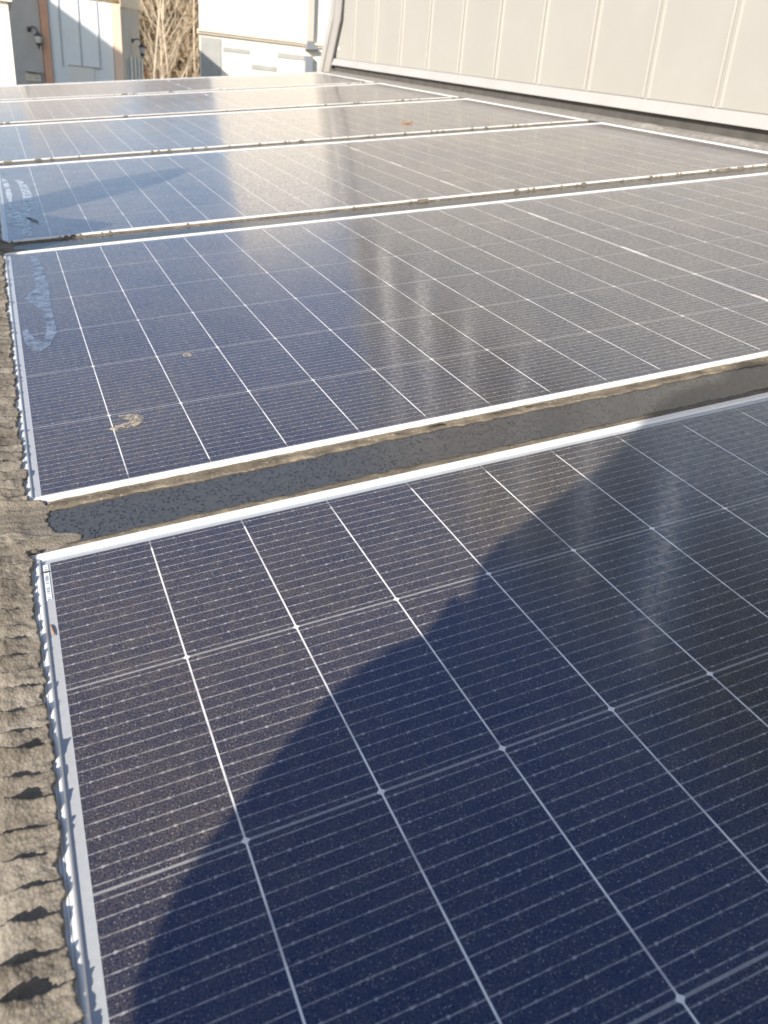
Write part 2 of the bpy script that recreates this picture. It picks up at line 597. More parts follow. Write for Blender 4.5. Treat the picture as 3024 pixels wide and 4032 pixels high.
def frame_mesh():
    bm = bmesh.new()
    x0, x1, y0, y1 = UL * U, UR * U, V0 * U, V1 * U
    rings = []
    for d, z in FR_PROF:
        rings.append([bm.verts.new(p) for p in ((x0 + d, y0 + d, z), (x1 - d, y0 + d, z), (x1 - d, y1 - d, z), (x0 + d, y1 - d, z))])
    for a, b in zip(rings, rings[1:]):
        for i in range(4):
            bm.faces.new((a[i], a[(i + 1) % 4], b[(i + 1) % 4], b[i]))
    return bm


def glass_mesh():
    bm = bmesh.new()
    d = 0.0104
    x0, x1, y0, y1 = UL * U + d, UR * U - d, V0 * U + d, V1 * U - d
    box(bm, x0, x1, y0, y1, -0.005, 0.0)
    return bm


M_RIB = plain('tinned_connector_ribbon', (0.72, 0.70, 0.66), 0.35, 0.1, 60, metal=0.3)


def ribbon_mesh():
    bm = bmesh.new()
    for dx in (-0.036, 0.012):
        box(bm, dx * U, (dx + 0.024) * U, -0.45 * U, 0.45 * U, 0.0002, 0.0007)
    return bm


PANEL_LABELS = [
    'nearest solar panel, dark blue with a person shadow and a serial sticker in its corner',
    'second solar panel from the front, with dried mud splats and a wiped blue smear',
    'third solar panel from the front, with pale chalky smears and a slanting shadow',
    'fourth solar panel from the front, with an orange dead leaf lying on it',
    'fifth solar panel from the front, narrow strip just before the farthest one',
    'farthest solar panel, at the roof edge below the white building']
fm_ = gm_ = rm_ = None
panels = []
for k in range(6):
    p = thing('solar_panel', PANEL_LABELS[k], 'solar panel', RM @ Matrix.Translation((0, k * VR * U, 0)), 'solar panels laid in a row up the roof')
    panels.append(p)
    if k == 0:
        fo = obj('frame', frame_mesh(), M_FRAME, p)
        go = obj('glass_laminate', glass_mesh(), M_CELL, p)
        ro = obj('connector_ribbon', ribbon_mesh(), M_RIB, p)
        parts = (fo, go, ro)
        fo2, go2 = fo, go
    else:
        f2 = fo.copy(); C.objects.link(f2); f2.parent = p
        g2 = go.copy(); C.objects.link(g2); g2.parent = p
    for j, vv in enumerate((-1.95, -5.98, -10.0)):
        r = ro if (k == 0 and j == 0) else ro.copy()
        if r is not ro: C.objects.link(r)
        r.parent = p
        r.location = (13.025 * U, vv * U, 0)


def poly_part(name, pts, mat, parent, z0=0.0002, z1=0.0005, jag=0.012, seed=1, sub=6):
    bm = bmesh.new()
    out = []
    n = len(pts)
    for i in range(n):
        a, b = Vector((*pts[i], 0)), Vector((*pts[(i + 1) % n], 0))
        for s in range(sub):
            q = a.lerp(b, s / sub)
            q += Vector((n1(i * 3.1 + s * 0.9, seed), n1(i * 2.3 + s * 1.1, seed + 1) * 1.2, 0)) * jag
            out.append((q.x * U, q.y * U))
    top = [bm.verts.new((x, y, z1)) for x, y in out]
    bot = [bm.verts.new((x, y, z0)) for x, y in out]
    bm.faces.new(top)
    m = len(out)
    for i in range(m):
        bm.faces.new((bot[i], bot[(i + 1) % m], top[(i + 1) % m], top[i]))
    bmesh.ops.triangulate(bm, faces=[f for f in bm.faces if len(f.verts) > 4])
    return obj(name, bm, mat, parent)


def mat_wiped(name, film, amount):
    n = NB(name)
    a = n.noise(40, 4, 0.7)
    b = n.noise(120, 4, 0.7)
    c = n.mix(n.M('MULTIPLY', n.ss(a, 0.3, 0.65), amount), (0.06, 0.075, 0.11), film)
    c = n.mix(n.M('MULTIPLY', n.ss(b, 0.60, 0.68), 0.5), c, (0.02, 0.025, 0.04))
    return n.set(color=c, rough=0.6, spec=0.0, coat=0.9, coatr=0.08, coatior=1.6, alpha=n.ss(n.noise(60, 4, 0.7), 0.30, 0.52, 0.40, 0.95))


M_WIPE = mat_wiped('wiped_glass_film', (0.21, 0.25, 0.34), 0.9)
M_CHALK = mat_wiped('chalky_film', (0.64, 0.68, 0.72), 0.95)
poly_part('wiped_smear', [(0.394, -0.309), (0.54, -0.38), (0.641, -1.763), (0.647, -3.135), (0.60, -4.418), (0.598, -5.53),
                          (0.587, -6.059), (0.445, -6.659), (0.283, -6.937), (0.144, -6.834), (0.046, -6.311), (0.03, -5.786), (0.10, -5.62),
                          (0.124, -5.667), (0.22, -6.25), (0.35, -6.45), (0.43, -5.9), (0.45, -5.2), (0.44, -4.657), (0.349, -4.31), (0.169, -3.696),
                          (0.286, -3.308), (0.397, -3.132), (0.435, -1.796)], M_WIPE, panels[1], seed=3)
poly_part('chalky_smear', [(0.426, -2.931), (0.641, -2.964), (0.784, -4.616), (0.832, -6.015), (0.787, -8.199), (0.682, -8.259), (0.576, -10.112),
                           (0.561, -11.602), (0.331, -11.489), (0.34, -10.289), (0.02, -10.124), (0.035, -8.16), (0.354, -8.32), (0.53, -7.487),
                           (0.562, -5.878), (0.529, -4.049)], M_CHALK, panels[2], seed=5)
poly_part('chalky_smear', [(0.03, -2.489), (0.196, -2.575), (0.243, -4.339), (0.27, -5.73), (0.208, -7.793), (0.107, -7.743),
                           (0.124, -6.302), (0.082, -4.399)], M_CHALK, panels[2], seed=7)


# serial sticker in the corner of the nearest panel
def mat_sticker():
    n = NB('white_serial_sticker')
    sp = n.t.nodes.new('ShaderNodeSeparateXYZ')
    n.t.links.new(n.co(), sp.inputs[0])
    cmb = n.t.nodes.new('ShaderNodeCombineXYZ')
    n.inp(cmb.inputs[0], n.M('FLOOR', n.M('MULTIPLY', sp.outputs[1], 900)))
    wn = n.t.nodes.new('ShaderNodeTexWhiteNoise')
    n.t.links.new(cmb.outputs[0], wn.inputs['Vector'])
    inb = n.M('MULTIPLY', n.M('GREATER_THAN', sp.outputs[0], -0.0056), n.M('LESS_THAN', sp.outputs[0], -0.0028))
    bars = n.M('MULTIPLY', n.M('GREATER_THAN', wn.outputs[0], 0.52), inb)
    c = n.mix(bars, (0.66, 0.68, 0.70), (0.25, 0.29, 0.34))
    return n.set(color=c, rough=0.5)


bm = bmesh.new()
box(bm, -0.0066, -0.0020, -0.66 * U, -0.03 * U, 0.0002, 0.0005)
obj('serial_sticker', bm, mat_sticker(), panels[0])


def splat(name, label, cat, k, u, v, r, mat, seed, zmax=0.0035, elong=1.0, crescent=False):
    bm = bmesh.new()
    N, Mr = 40, 8
    cx, cy = u * U, v * U
    rings = []
    for j in range(Mr + 1):
        ring = []
        for i in range(N):
            a = 2 * math.pi * i / N
            rr = r * (1 + 0.35 * n2(math.cos(a) * 1.5, math.sin(a) * 1.5, seed) + 0.2 * n2(math.cos(a) * 4, math.sin(a) * 4, seed + 1))
            t = j / Mr
            x, y = math.cos(a) * rr * t, math.sin(a) * rr * t * elong
            z = zmax * (1 - t ** 3) * (0.4 + 0.5 * n2(x * 300, y * 300, seed + 2))
            z = max(z, 0.0004) if j < Mr else 0.00005
            ring.append(bm.verts.new((x, y, z)))
        rings.append(ring)
    for a, b in zip(rings, rings[1:]):
        for i in range(N):
            if a is rings[0]:
                continue
            bm.faces.new((a[i], a[(i + 1) % N], b[(i + 1) % N], b[i]))
    bm.faces.new(rings[1])
    for v_ in rings[0]: bm.verts.remove(v_)
    o = obj(name, bm, mat, None, smooth=True, world=RM @ Matrix.Translation((cx, k * VR * U + cy, 0.0002)))
    return tag(o, label, cat)


nm = NB('dried_mud')
M_MUD = nm.set(color=nm.mix(nm.noise(160, 4), (0.34, 0.30, 0.24), (0.46, 0.41, 0.34)), rough=0.9, spec=0.2,
               alpha=nm.ss(nm.noise(190, 4, 0.7), 0.36, 0.60, 0.05, 0.75))


def crescent_mud(k, u, v):
    pts = []
    o = [(-0.30, -0.02), (-0.20, 0.03), (-0.06, 0.05), (0.0, 0.10), (-0.08, 0.22), (-0.12, 0.30), (0.02, 0.30), (0.13, 0.24), (0.19, 0.12), (0.15, 0.0),
         (0.05, -0.08), (-0.08, -0.07), (-0.22, -0.09)]
    bm = bmesh.new()
    top, bot = [], []
    n = len(o)
    for i in range(n):
        for s in range(4):
            a, b = Vector((*o[i], 0)), Vector((*o[(i + 1) % n], 0))
            q = a.lerp(b, s / 4) + Vector((n1(i + s * .3, 71), n1(i * 1.3 + s * .3, 72), 0)) * 0.015
            top.append(bm.verts.new((q.x * U, q.y * U * 1.1, 0.0008 + 0.0006 * (n1(i * 1.1 + s, 73) + 0.5))))
            bot.append(bm.verts.new((q.x * U * 1.03, q.y * U * 1.13, 0.0)))
    m = len(top)
    bm.faces.new(top)
    for i in range(m):
        bm.faces.new((bot[i], bot[(i + 1) % m], top[(i + 1) % m], top[i]))
    bmesh.ops.triangulate(bm, faces=[f for f in bm.faces if len(f.verts) > 4])
    obm = obj('mud_splat', bm, M_MUD, None, world=RM @ Matrix.Translation((u * U, (k * VR + v) * U, 0.0003)))
    tag(obm, 'crescent of dried tan mud on the near left part of the second panel', 'mud splat')


crescent_mud(1, 1.25, -10.40)
splat('mud_splat', 'small round spot of dried tan mud in the middle left of the second panel', 'mud splat', 1, 2.47, -8.12, 0.0075, M_MUD, 81, 0.002, 1.2)

# dead leaf
bm = bmesh.new()
L, Wd = 0.026, 0.010
rows = []
for i in range(13):
    t = i / 12
    x = (t - 0.5) * 2 * L
    wv = Wd * math.sin(math.pi * min(1, t * 0.97 + 0.03)) ** 0.7 + 0.0006
    zc = 0.001 + 0.009 * abs(t - 0.45) ** 1.5 * 2
    rows.append([bm.verts.new((x, -wv, zc + 0.004 + 0.002 * n1(i, 91))), bm.verts.new((x, -wv * .5, zc + .0015)), bm.verts.new((x, 0, zc)),
                 bm.verts.new((x, wv * .5, zc + .0015)), bm.verts.new((x, wv, zc + 0.004 + 0.002 * n1(i, 92)))])
for a, b in zip(rows, rows[1:]):
    for i in range(4):
        bm.faces.new((a[i], a[i + 1], b[i + 1], b[i]))
bmesh.ops.solidify(bm, geom=bm.faces[:], thickness=0.0005)
leaf = obj('dead_leaf', bm, plain('brown_leaf', (0.62, 0.33, 0.10), 0.7, 0.3, 120), None, True,
           RM @ Matrix.Translation((18.2 * U, 31.17 * U, -0.001)) @ Matrix.Rotation(R(-25), 4, 'Z'))
tag(leaf, 'small curled orange brown leaf lying on the fourth panel', 'leaf')

# rusty crumb and a splinter on the left margin of the nearest panel
bm = bmesh.new()
tube(bm, [(0, 0.004, 0.0008), (0.0008, 0.0, 0.0012), (0.0012, -0.006, 0.0014), (0.0022, -0.012, 0.001)], [0.0005, 0.0008, 0.0009, 0.0004], 8)
tag(obj('rusty_crumb', bm, plain('rust', (0.27, 0.15, 0.07), 0.8, 0.4, 400), None, True,
        RM @ Matrix.Translation((-0.062 * U, -1.10 * U, 0.0002))), 'small rusty brown crumb beside the left rail of the nearest panel', 'crumb')
bm = bmesh.new()
tube(bm, [(-0.003, 0.0008, 0.001), (0.001, 0, 0.0012), (0.0045, 0.0007, 0.001)], [0.0005, 0.0009, 0.0004], 6)
tag(obj('splinter', bm, plain('dark_wood', (0.05, 0.045, 0.04), 0.8, 0.3, 300), None, True,
        RM @ Matrix.Translation((-0.062 * U, -0.18 * U, 0.0003))), 'tiny dark splinter beside the serial sticker', 'splinter')
bm = bmesh.new()
tube(bm, [(-0.008, 0.03, 0.001), (0.0, 0, 0.0016), (0.016, -0.045, 0.0012)], [0.001, 0.0018, 0.0012], 6)
tag(obj('twig', bm, plain('twig_bark', (0.05, 0.045, 0.04), 0.8, 0.3, 300), None, True,
        RM @ Matrix.Translation((0.62 * U, (2 * VR - 9.6) * U, 0.001))), 'short dark twig lying on the chalky smear of the third panel', 'twig')

# ------------------------------------------------------------------ clad wall on the right
XW = 2.57
wall = thing('clad_wall', 'tall light grey metal clad wall with vertical seams rising along the right of the roof', 'wall')


def rz(x, y):
    return 0.1288 * x + 0.0804 * y


yc = CAM.y
seams = [yc + XW / math.tan(R(a)) for a in (21.29, 22.64, 24.206, 25.926, 27.934, 30.165, 32.787, 35.85, 39.42, 43.6)]
seams_near = [seams[-1] - 0.435 * i for i in range(1, 18)]
ally = sorted(seams + seams_near)
ZC = 2.05                         # top of the lower cladding
YEND = 6.22
yb = ally + [YEND]
proto = None
for i in range(len(yb) - 1):
    a, b = yb[i] + 0.0, yb[i + 1]
    bm = bmesh.new()
    # plan profile of one panel with a bead at each edge
    g, bw, bh = 0.011, 0.014, 0.008
    if i == len(yb) - 2:
        prof = [(a + g, 0), (a + g + 0.003, -bh), (a + g + bw - 0.003, -bh), (a + g + bw, 0), (b, 0)]
    else:
        prof = [(a + g, 0), (a + g + 0.003, -bh * .8), (a + g + bw / 2, -bh), (a + g + bw - 0.003, -bh * .8), (a + g + bw, 0), (b - g - bw, 0),
                (b - g - bw + 0.003, -bh * .8), (b - g - bw / 2, -bh), (b - g - 0.003, -bh * .8), (b - g, 0)]
    n_ = 1
    lo = [bm.verts.new((XW + x, y, rz(XW, y) + 0.093)) for y, x in prof]
    hi = [bm.verts.new((XW + x, y, ZC)) for y, x in prof]
    for q in range(len(prof) - 1):
        bm.faces.new((lo[q], lo[q + 1], hi[q + 1], hi[q]))
    obj('cladding_panel', bm, M_CLAD, wall)
# joint backing between panels and body of the wall
bm = bmesh.new()
def slab(x0, x1, y0, y1, b0, z1):
    t0, t1 = (rz(x0, y0) + z1, rz(x0, y1) + z1) if z1 < 0.5 else (z1, z1)
    vs = [(x0, y0, rz(x0, y0) + b0), (x0, y1, rz(x0, y1) + b0), (x0, y1, t1), (x0, y0, t0)]
    prism(bm, vs, (x1 - x0, 0, 0))
slab(XW + 0.003, XW + 0.25, -6.2, YEND, -0.6, ZC + 0.01)
obj('backing', bm, M_CLAD, wall)
# kicked base flashing and dark upstand
bm = bmesh.new()
prof = [(0.002, 0.091), (-0.012, 0.090), (-0.030, 0.050), (-0.031, 0.044), (-0.024, 0.044), (0.002, 0.075)]
lo = [bm.verts.new((XW + x, -6.2, rz(XW, -6.2) + z)) for x, z in prof]
hi = [bm.verts.new((XW + x, YEND + .02, rz(XW, YEND) + z)) for x, z in prof]
for q in range(len(prof)):
    q2 = (q + 1) % len(prof)
    bm.faces.new((lo[q], lo[q2], hi[q2], hi[q]))
bm.faces.new(lo); bm.faces.new(hi[::-1])
obj('base_flashing', bm, M_FLASH, wall)
bm = bmesh.new()
slab(XW - 0.006, XW + 0.0025, -6.2, YEND + .01, -0.25, 0.076)
obj('upstand', bm, M_UPST, wall)
def wtop(y):
    return 3.5 + 0.17 * max(-2.0, y - yc - 2.5)


# upper wall; unseen white strips added for the streaks mirrored in the panels
bm = bmesh.new()
prism(bm, [(XW + .02, -6.2, ZC + .012), (XW + .02, YEND + .15, ZC + .012), (XW + .02, YEND + .15, wtop(YEND + .15)), (XW + .02, -6.2, wtop(-6.2))], (.23, 0, 0))
obj('upper_wall', bm, M_CLADUP, wall)
bm = bmesh.new()
box(bm, XW - 0.02, XW + 0.02, -6.2, YEND + 0.15, ZC - 0.03, ZC + 0.03)
obj('belt_flashing', bm, M_FLASH, wall)
for yr, wd in ((6.30, .075), (5.555, .062), (4.80, .028), (4.05, .014), (3.3, .014), (2.60, .055)):
    bm = bmesh.new()
    y = yc + yr
    prism(bm, [(XW + .019, y - wd, ZC + .04), (XW - .03, y - wd, ZC + .04), (XW - .045, y, ZC + .04), (XW - .03, y + wd, ZC + .04), (XW + .019, y + wd, ZC + .04)], (0, 0, wtop(y) - ZC - .06))
    obj('streak_strip', bm, M_STRIP, wall)
# kinked corner trim at the far end
def strip3(pts, x0, x1, mat, name):
    bm = bmesh.new()
    for (ya, za, yb_, zb), (yc_, zc_, yd, zd) in zip(pts, pts[1:]):
        vs = [(x0, ya, za), (x0, yb_, zb), (x0, yd, zd), (x0, yc_, zc_)]
        prism(bm, vs, (x1 - x0, 0, 0))
    bmesh.ops.remove_doubles(bm, verts=bm.verts[:], dist=0.0005)
    return obj(name, bm, mat, wall)
M_TRIM = plain('trim_coated_steel', (0.31, 0.295, 0.28), 0.4, 0.04, 5)
strip3([(6.495, .82, 6.345, .83), (6.285, 1.185, 6.150, 1.175), (6.256, 1.325, 6.128, 1.315), (6.256, 4.1, 6.128, 4.1)], XW - 0.012, XW + 0.12, M_TRIM, 'corner_trim')
strip3([(6.610, .80, 6.500, .82), (6.362, 1.21, 6.290, 1.185), (6.340, 1.335, 6.262, 1.325), (6.340, 4.1, 6.262, 4.1)], XW - 0.024, XW + 0.12, M_FLASH, 'corner_return')
strip3([(6.343, .86, 6.270, .87), (6.148, 1.176, 6.095, 1.17), (6.126, 1.315, 6.085, 1.31), (6.126, 4.1, 6.085, 4.1)], XW - 0.003, XW + 0.02, M_GAP, 'shadow_joint')
bm = bmesh.new()
lathe(bm, [(0.012, 0), (0.012, 0.006), (0.006, 0.009)], n=12)
o = obj('screw_cap', bm, M_STRIP, wall, True)
o.location = (XW - 0.001, 6.16, 0.985); o.rotation_euler = (0, R(-90), 0)

# ------------------------------------------------------------------ unseen stand-in added off to the left to shade the third panel
ch = thing('shadow_stub', 'unseen block with a round pipe added to shade the third panel', 'shadow_stub', RM @ Matrix.Translation((-6.3 * U, 12.3 * U, ZR)))
chr_ = Matrix.Rotation(R(40), 4, 'Z')
bm = bmesh.new()
box(bm, -0.16, 0.16, -0.27, 0.26, -0.03, 0.38, chr_)
obj('stub_base', bm, plain('stub_render', (0.4, 0.36, 0.31), 0.9, 0.15, 8), ch)
bm = bmesh.new()
box(bm, -0.19, 0.19, -0.30, 0.29, 0.381, 0.42, chr_)
obj('stub_slab', bm, plain('cap_concrete', (0.38, 0.36, 0.33), 0.9, 0.15, 12), ch)
bm = bmesh.new()
lathe(bm, [(0.10, 0.415), (0.10, 0.84), (0.095, 0.86), (0.05, 0.97), (0.015, 0.985)], 0.0, 0.06, 20)
for v_ in bm.verts: v_.co = chr_ @ v_.co
obj('stub_pipe', bm, plain('pipe_steel', (0.5, 0.5, 0.5), 0.4, 0.1, 8, metal=0.6), ch, True)

# ------------------------------------------------------------------ buildings beyond the roof
M_WHITE = plain('white_render', (0.82, 0.765, 0.665), 0.8, 0.03, 1.5)
M_GREYW = plain('grey_render', (0.46, 0.44, 0.41), 0.85, 0.08, 2.5)
M_ORANGE = plain('terracotta_pilaster', (0.62, 0.36, 0.24), 0.85, 0.08, 3)
M_BLUEG = plain('pale_blue_grey_panel', (0.72, 0.76, 0.77), 0.7, 0.05, 2)
M_DOOR = plain('cream_door', (0.72, 0.72, 0.66), 0.6, 0.03, 2)
M_TAN = plain('tan_render', (0.55, 0.49, 0.41), 0.85, 0.06, 3)
M_IRON = plain('black_iron', (0.085, 0.083, 0.08), 0.5, 0.1, 10)
M_LGLASS = plain('milky_lantern_glass', (0.62, 0.60, 0.55), 0.3, 0.05, 10)


def quad_slab(name, pts, depth, mat, parent):
    bm = bmesh.new()
    prism(bm, pts, depth)
    return obj(name, bm, mat, parent)


def xz(Y, x0, x1, z0, z1, yo=0.0):
    return [(x0, Y + yo, z0), (x1, Y + yo, z0), (x1, Y + yo, z1), (x0, Y + yo, z1)]


YL = 20.0
X = lambda px, py=160, Y=YL: at(px, py, Y).x
Z = lambda px, py, Y=YL: at(px, py, Y).z
lb = thing('workshop_building', 'grey and pale blue workshop building with terracotta pilasters, lanterns and a cream garage door', 'building')
ZT = 2.5
quad_slab('wall', xz(YL, X(20), X(164), GROUND, ZT), (0, .3, 0), M_GREYW, lb)
quad_slab('pilaster', xz(YL, X(166), X(197), GROUND, ZT, -.06), (0, .35, 0), M_ORANGE, lb)
quad_slab('panel_wall', xz(YL, X(199), X(444), GROUND, ZT), (0, .3, 0), M_BLUEG, lb)
for px0, px1 in ((238, 243), (313, 318), (386, 391)):
    quad_slab('batten', xz(YL, X(px0), X(px1), Z(px0, 262), ZT, -.02), (0, .019, 0), plain('batten_grey', (0.43, 0.46, 0.47), 0.7, 0.05), lb)
quad_slab('pilaster', xz(YL, X(446), X(478), GROUND, ZT, -.05), (0, .35, 0), plain('peach_pilaster', (0.74, 0.55, 0.43), 0.85, 0.05, 3), lb)
quad_slab('garage_door', xz(YL, X(267), X(361), Z(300, 400), Z(300, 262), -.03), (0, .029, 0), M_DOOR, lb)
quad_slab('door_lintel', xz(YL, X(262), X(394), Z(300, 261), Z(300, 257), -.04), (0, .039, 0), M_GREYW, lb)
# receding tan wing to the right
pa, pb = at(479, 160, YL), at(552, 160, YL + 2.6)
dv = Vector((pb.x - pa.x, 2.6, 0))
wz0, wz1 = at(479, 30, YL).z, at(552, 42, YL + 2.6).z
quad_slab('wing_wall', [(pa.x, YL, GROUND), (pb.x, YL + 2.6, GROUND), (pb.x, YL + 2.6, wz1), (pa.x, YL, wz0)], (-.15, .15, 0), M_TAN, lb)
nrm = Vector((dv.y, -dv.x, 0)).normalized()
quad_slab('cornice', [Vector((pa.x, YL, wz0 + .003)), Vector((pb.x, YL + 2.6, wz1 + .003)), Vector((pb.x, YL + 2.6, wz1 + .27)), Vector((pa.x, YL, wz0 + .27))], Vector((0, -.10, 0)), plain('cream_cornice', (0.70, 0.58, 0.42), 0.7, 0.05), lb)
# window with pale bars on the wing
for k in range(4):
    t = 0.30 + 0.205 * k
    c = Vector((pa.x, YL, 0)) + dv * t
    c2 = Vector((pa.x, YL, 0)) + dv * (t + 0.07)
    zt = Z(500 + 14 * k, 228, YL + 1.3 + .5 * k)
    wb = quad_slab('window', [(c.x, c.y, .2), (c2.x, c2.y, .2), (c2.x, c2.y, zt), (c.x, c.y, zt)], nrm * 0.05, M_WHITE, lb)
    e = Vector((pa.x, YL, 0)) + dv * (t - 0.115)
    quad_slab('pane', [(e.x, e.y, .2), (c.x, c.y, .2), (c.x, c.y, zt - .06), (e.x, e.y, zt - .06)], nrm * 0.012, plain('dim_pane', (0.30, 0.31, 0.32), 0.3, 0.05), wb)
# small white window low on the grey wall
fr_ = quad_slab('window', xz(YL, X(103, 300), X(160, 300), .9, Z(130, 289), -.05), (0, .049, 0), M_WHITE, lb)
quad_slab('awning', xz(YL, X(100, 284), X(158, 284), Z(130, 285), Z(130, 279), -.22), (0, .22, 0), M_GREYW, lb)
for a, b in ((107, 123), (136, 153)):
    quad_slab('pane', xz(YL, X(a, 305), X(b, 305), .95, Z(130, 306), -.062), (0, .011, 0), plain('dark_pane', (0.12, 0.13, 0.13), 0.2, 0.05), fr_)
# unseen block added behind the workshop to shade the white building's corner
C1, D1 = at(787, 198, 24.98), at(898, 292, 24.98)
C2, D2 = C1 + SUN * 4.0, D1 + SUN * 4.0
sl2 = (D2.z - C2.z) / (D2.x - C2.x)
quad_slab('shadow_block', [(0.3, C2.y, GROUND), (2.3, C2.y, GROUND), (2.3, C2.y, 2.92), (D2.x + .12, C2.y, 2.92), (D2.x + .12, C2.y, D2.z + .12 * sl2), (C2.x, C2.y, C2.z),
                         (C2.x - .5, C2.y, C2.z - .5 * sl2), (.3, C2.y, C2.z - .5 * sl2)], (0, .35, 0), M_TAN, lb)
def lantern(label, P, nv):
    L_ = thing('wall_lantern', label, 'lantern', Matrix.Translation(P), 'lanterns on the workshop walls')
    nv = Vector(nv)
    bm = bmesh.new()
    tube(bm, [nv * 0.0, nv * 0.03], [0.055, 0.045], 10)
    obj('wall_plate', bm, M_IRON, L_)
    bm = bmesh.new()
    q = [Vector((0, 0, 0)) + nv * .02, nv * 0.10 + Vector((0, 0, .05)), nv * .18 + Vector((0, 0, .03)), nv * .22 + Vector((0, 0, -.03))]
    tube(bm, q, 0.014, 8)
    obj('bracket', bm, M_IRON, L_)
    c = nv * 0.22
    bm = bmesh.new()
    lathe(bm, [(0.012, -.02), (0.03, -.05), (0.085, -.11), (0.09, -.12)], c.x, c.y, 12)
    obj('hood', bm, M_IRON, L_)
    bm = bmesh.new()
    lathe(bm, [(0.075, -.121), (0.072, -.16), (0.055, -.24)], c.x, c.y, 12)
    obj('glass', bm, M_LGLASS, L_)
    bm = bmesh.new()
    lathe(bm, [(0.06, -.241), (0.05, -.26), (0.015, -.31), (0.008, -.36)], c.x, c.y, 12)
    obj('finial', bm, M_IRON, L_)
    return L_


p1 = at(112, 115, YL - .03)
lantern('black iron lantern with milky glass on the shaded grey wall left of the terracotta pilaster', p1, Vector((.75, -.66, 0)))
c = Vector((pa.x, YL, 0)) + dv * 0.52
lantern('black iron lantern on the tan wing wall above the barred window', Vector((c.x, c.y, Z(515, 160, c.y))) + nrm * .003, nrm)

# sunlit white block at the far left, nearer than the workshop
wl = thing('white_block', 'blank sunlit white building cut off by the left edge of the picture', 'building')
YB = 12.5
xb = at(50, 200, YB).x
quad_slab('wall', [(xb - 4, YB, GROUND), (xb, YB, GROUND), (xb, YB, 1.6), (xb - 4, YB, 1.6)], (0, 1.2, 0), M_WHITE, wl)
quad_slab('parapet', [(xb - 4.05, YB - .05, 1.603), (xb + .05, YB - .05, 1.603), (xb + .05, YB - .05, 1.68), (xb - 4.05, YB - .05, 1.68)], (0, 1.3, 0), M_WHITE, wl)

# tall white building in the middle
YW = 25.0
wb = thing('white_building', 'tall sunlit white building with a thin cornice and grey stone slabs at its foot', 'building')
xa = at(786, 200, YW).x
xe = at(1480, 100, YW).x + 4
quad_slab('wall', [(xa, YW, GROUND), (xe, YW, GROUND), (xe + 3, YW + 8, GROUND), (xa * (YW + 8) / YW + .25, YW + 8, GROUND)], (0, 0, 8.95 - GROUND), M_WHITE, wb)
quad_slab('roof_edge', xz(YW, xa, xe, 8.953, 9.1, -.08), (0, .6, 0), M_GREYW, wb)


def zc(px, py): return at(px, py, YW).z


ca, cb = at(775, 116, YW), at(1197, 163, YW)
zcor = (ca.z + cb.z) / 2
for dz, dy, hh in ((0.0, .10, .05), (-.053, .06, .05)):
    quad_slab('cornice', xz(YW, ca.x, xe, zcor + dz - hh, zcor + dz, -dy), (0, dy - .002, 0), plain('cornice_cream', (0.74, 0.66, 0.54), 0.8, 0.03), wb)
M_SLAB = plain('grey_stone_slab', (0.40, 0.40, 0.38), 0.85, 0.08, 4)
for x0, y0, x1, y1 in ((789, 148, 871, 330), (877, 190, 981, 213), (988, 257, 1087, 282), (1092, 212, 1196, 238)):
    a, b = at(x0, y0, YW), at(x1, y1, YW)
    quad_slab('stone_slab', xz(YW, a.x, b.x, b.z, at((x0 + x1) / 2, (y0), YW).z, -.02), (0, .018, 0), M_SLAB, wb)
a, b = at(1206, 40, YW), at(1232, 40, YW)
quad_slab('downpipe', xz(YW, a.x, b.x, zcor + .02, 8.7, -.14), (0, .138, 0), plain('pipe_grey', (0.50, 0.47, 0.42), 0.6, 0.05), wb)
a, b = at(1198, 230, YW), at(1226, 230, YW)
quad_slab('downpipe', xz(YW, a.x, b.x, GROUND, zcor - .35, -.16), (0, .158, 0), plain('pipe_painted_shade', (0.20, 0.22, 0.25), 0.6, 0.05), wb)  # slate tone paints in the dark blue shadow below the cornice
m_ = at(1216, 190, YW)
quad_slab('hopper_shade', [(a.x, YW - .2, m_.z - .06), (b.x + .14, YW - .2, m_.z - .02), (b.x + .14, YW - .2, m_.z + .02), (a.x + .12, YW - .2, m_.z + .18), (a.x + .03, YW - .2, m_.z + .14)], (0, .198, 0),
          plain('hopper_painted_shade', (0.20, 0.21, 0.23), 0.6, 0.05), wb)  # dark slanted piece standing for hopper and painted shadow under the cornice

# unseen gabled shape added off to the left to throw the slanting workshop shadow
def back(P, dist):
    return P + SUN * dist


nh = thing('shadow_gable', 'unseen white gabled block added to shade the workshop front', 'shadow_caster')
A_, B_ = at(190, 0, YL), at(474, 203, YL)
t_ = (YL - 13.0) / -SUN.y
A2, B2 = back(A_, t_), back(B_, t_)
sl_ = (B2.z - A2.z) / (B2.x - A2.x)
top = A2 + Vector((-1.6, 0, -1.6 * sl_))
low = B2 + Vector((0.2, 0, 0.2 * sl_))
quad_slab('wall', [(top.x - 4, 13, GROUND), (low.x, 13, GROUND), (low.x, 13, low.z), (top.x, 13, top.z), (top.x - 4, 13, top.z - 2.6)], (0, 3.5, 0), M_WHITE, nh)

# ------------------------------------------------------------------ trees
M_BARK = plain('pale_bark', (0.46, 0.39, 0.30), 0.85, 0.25, 6)


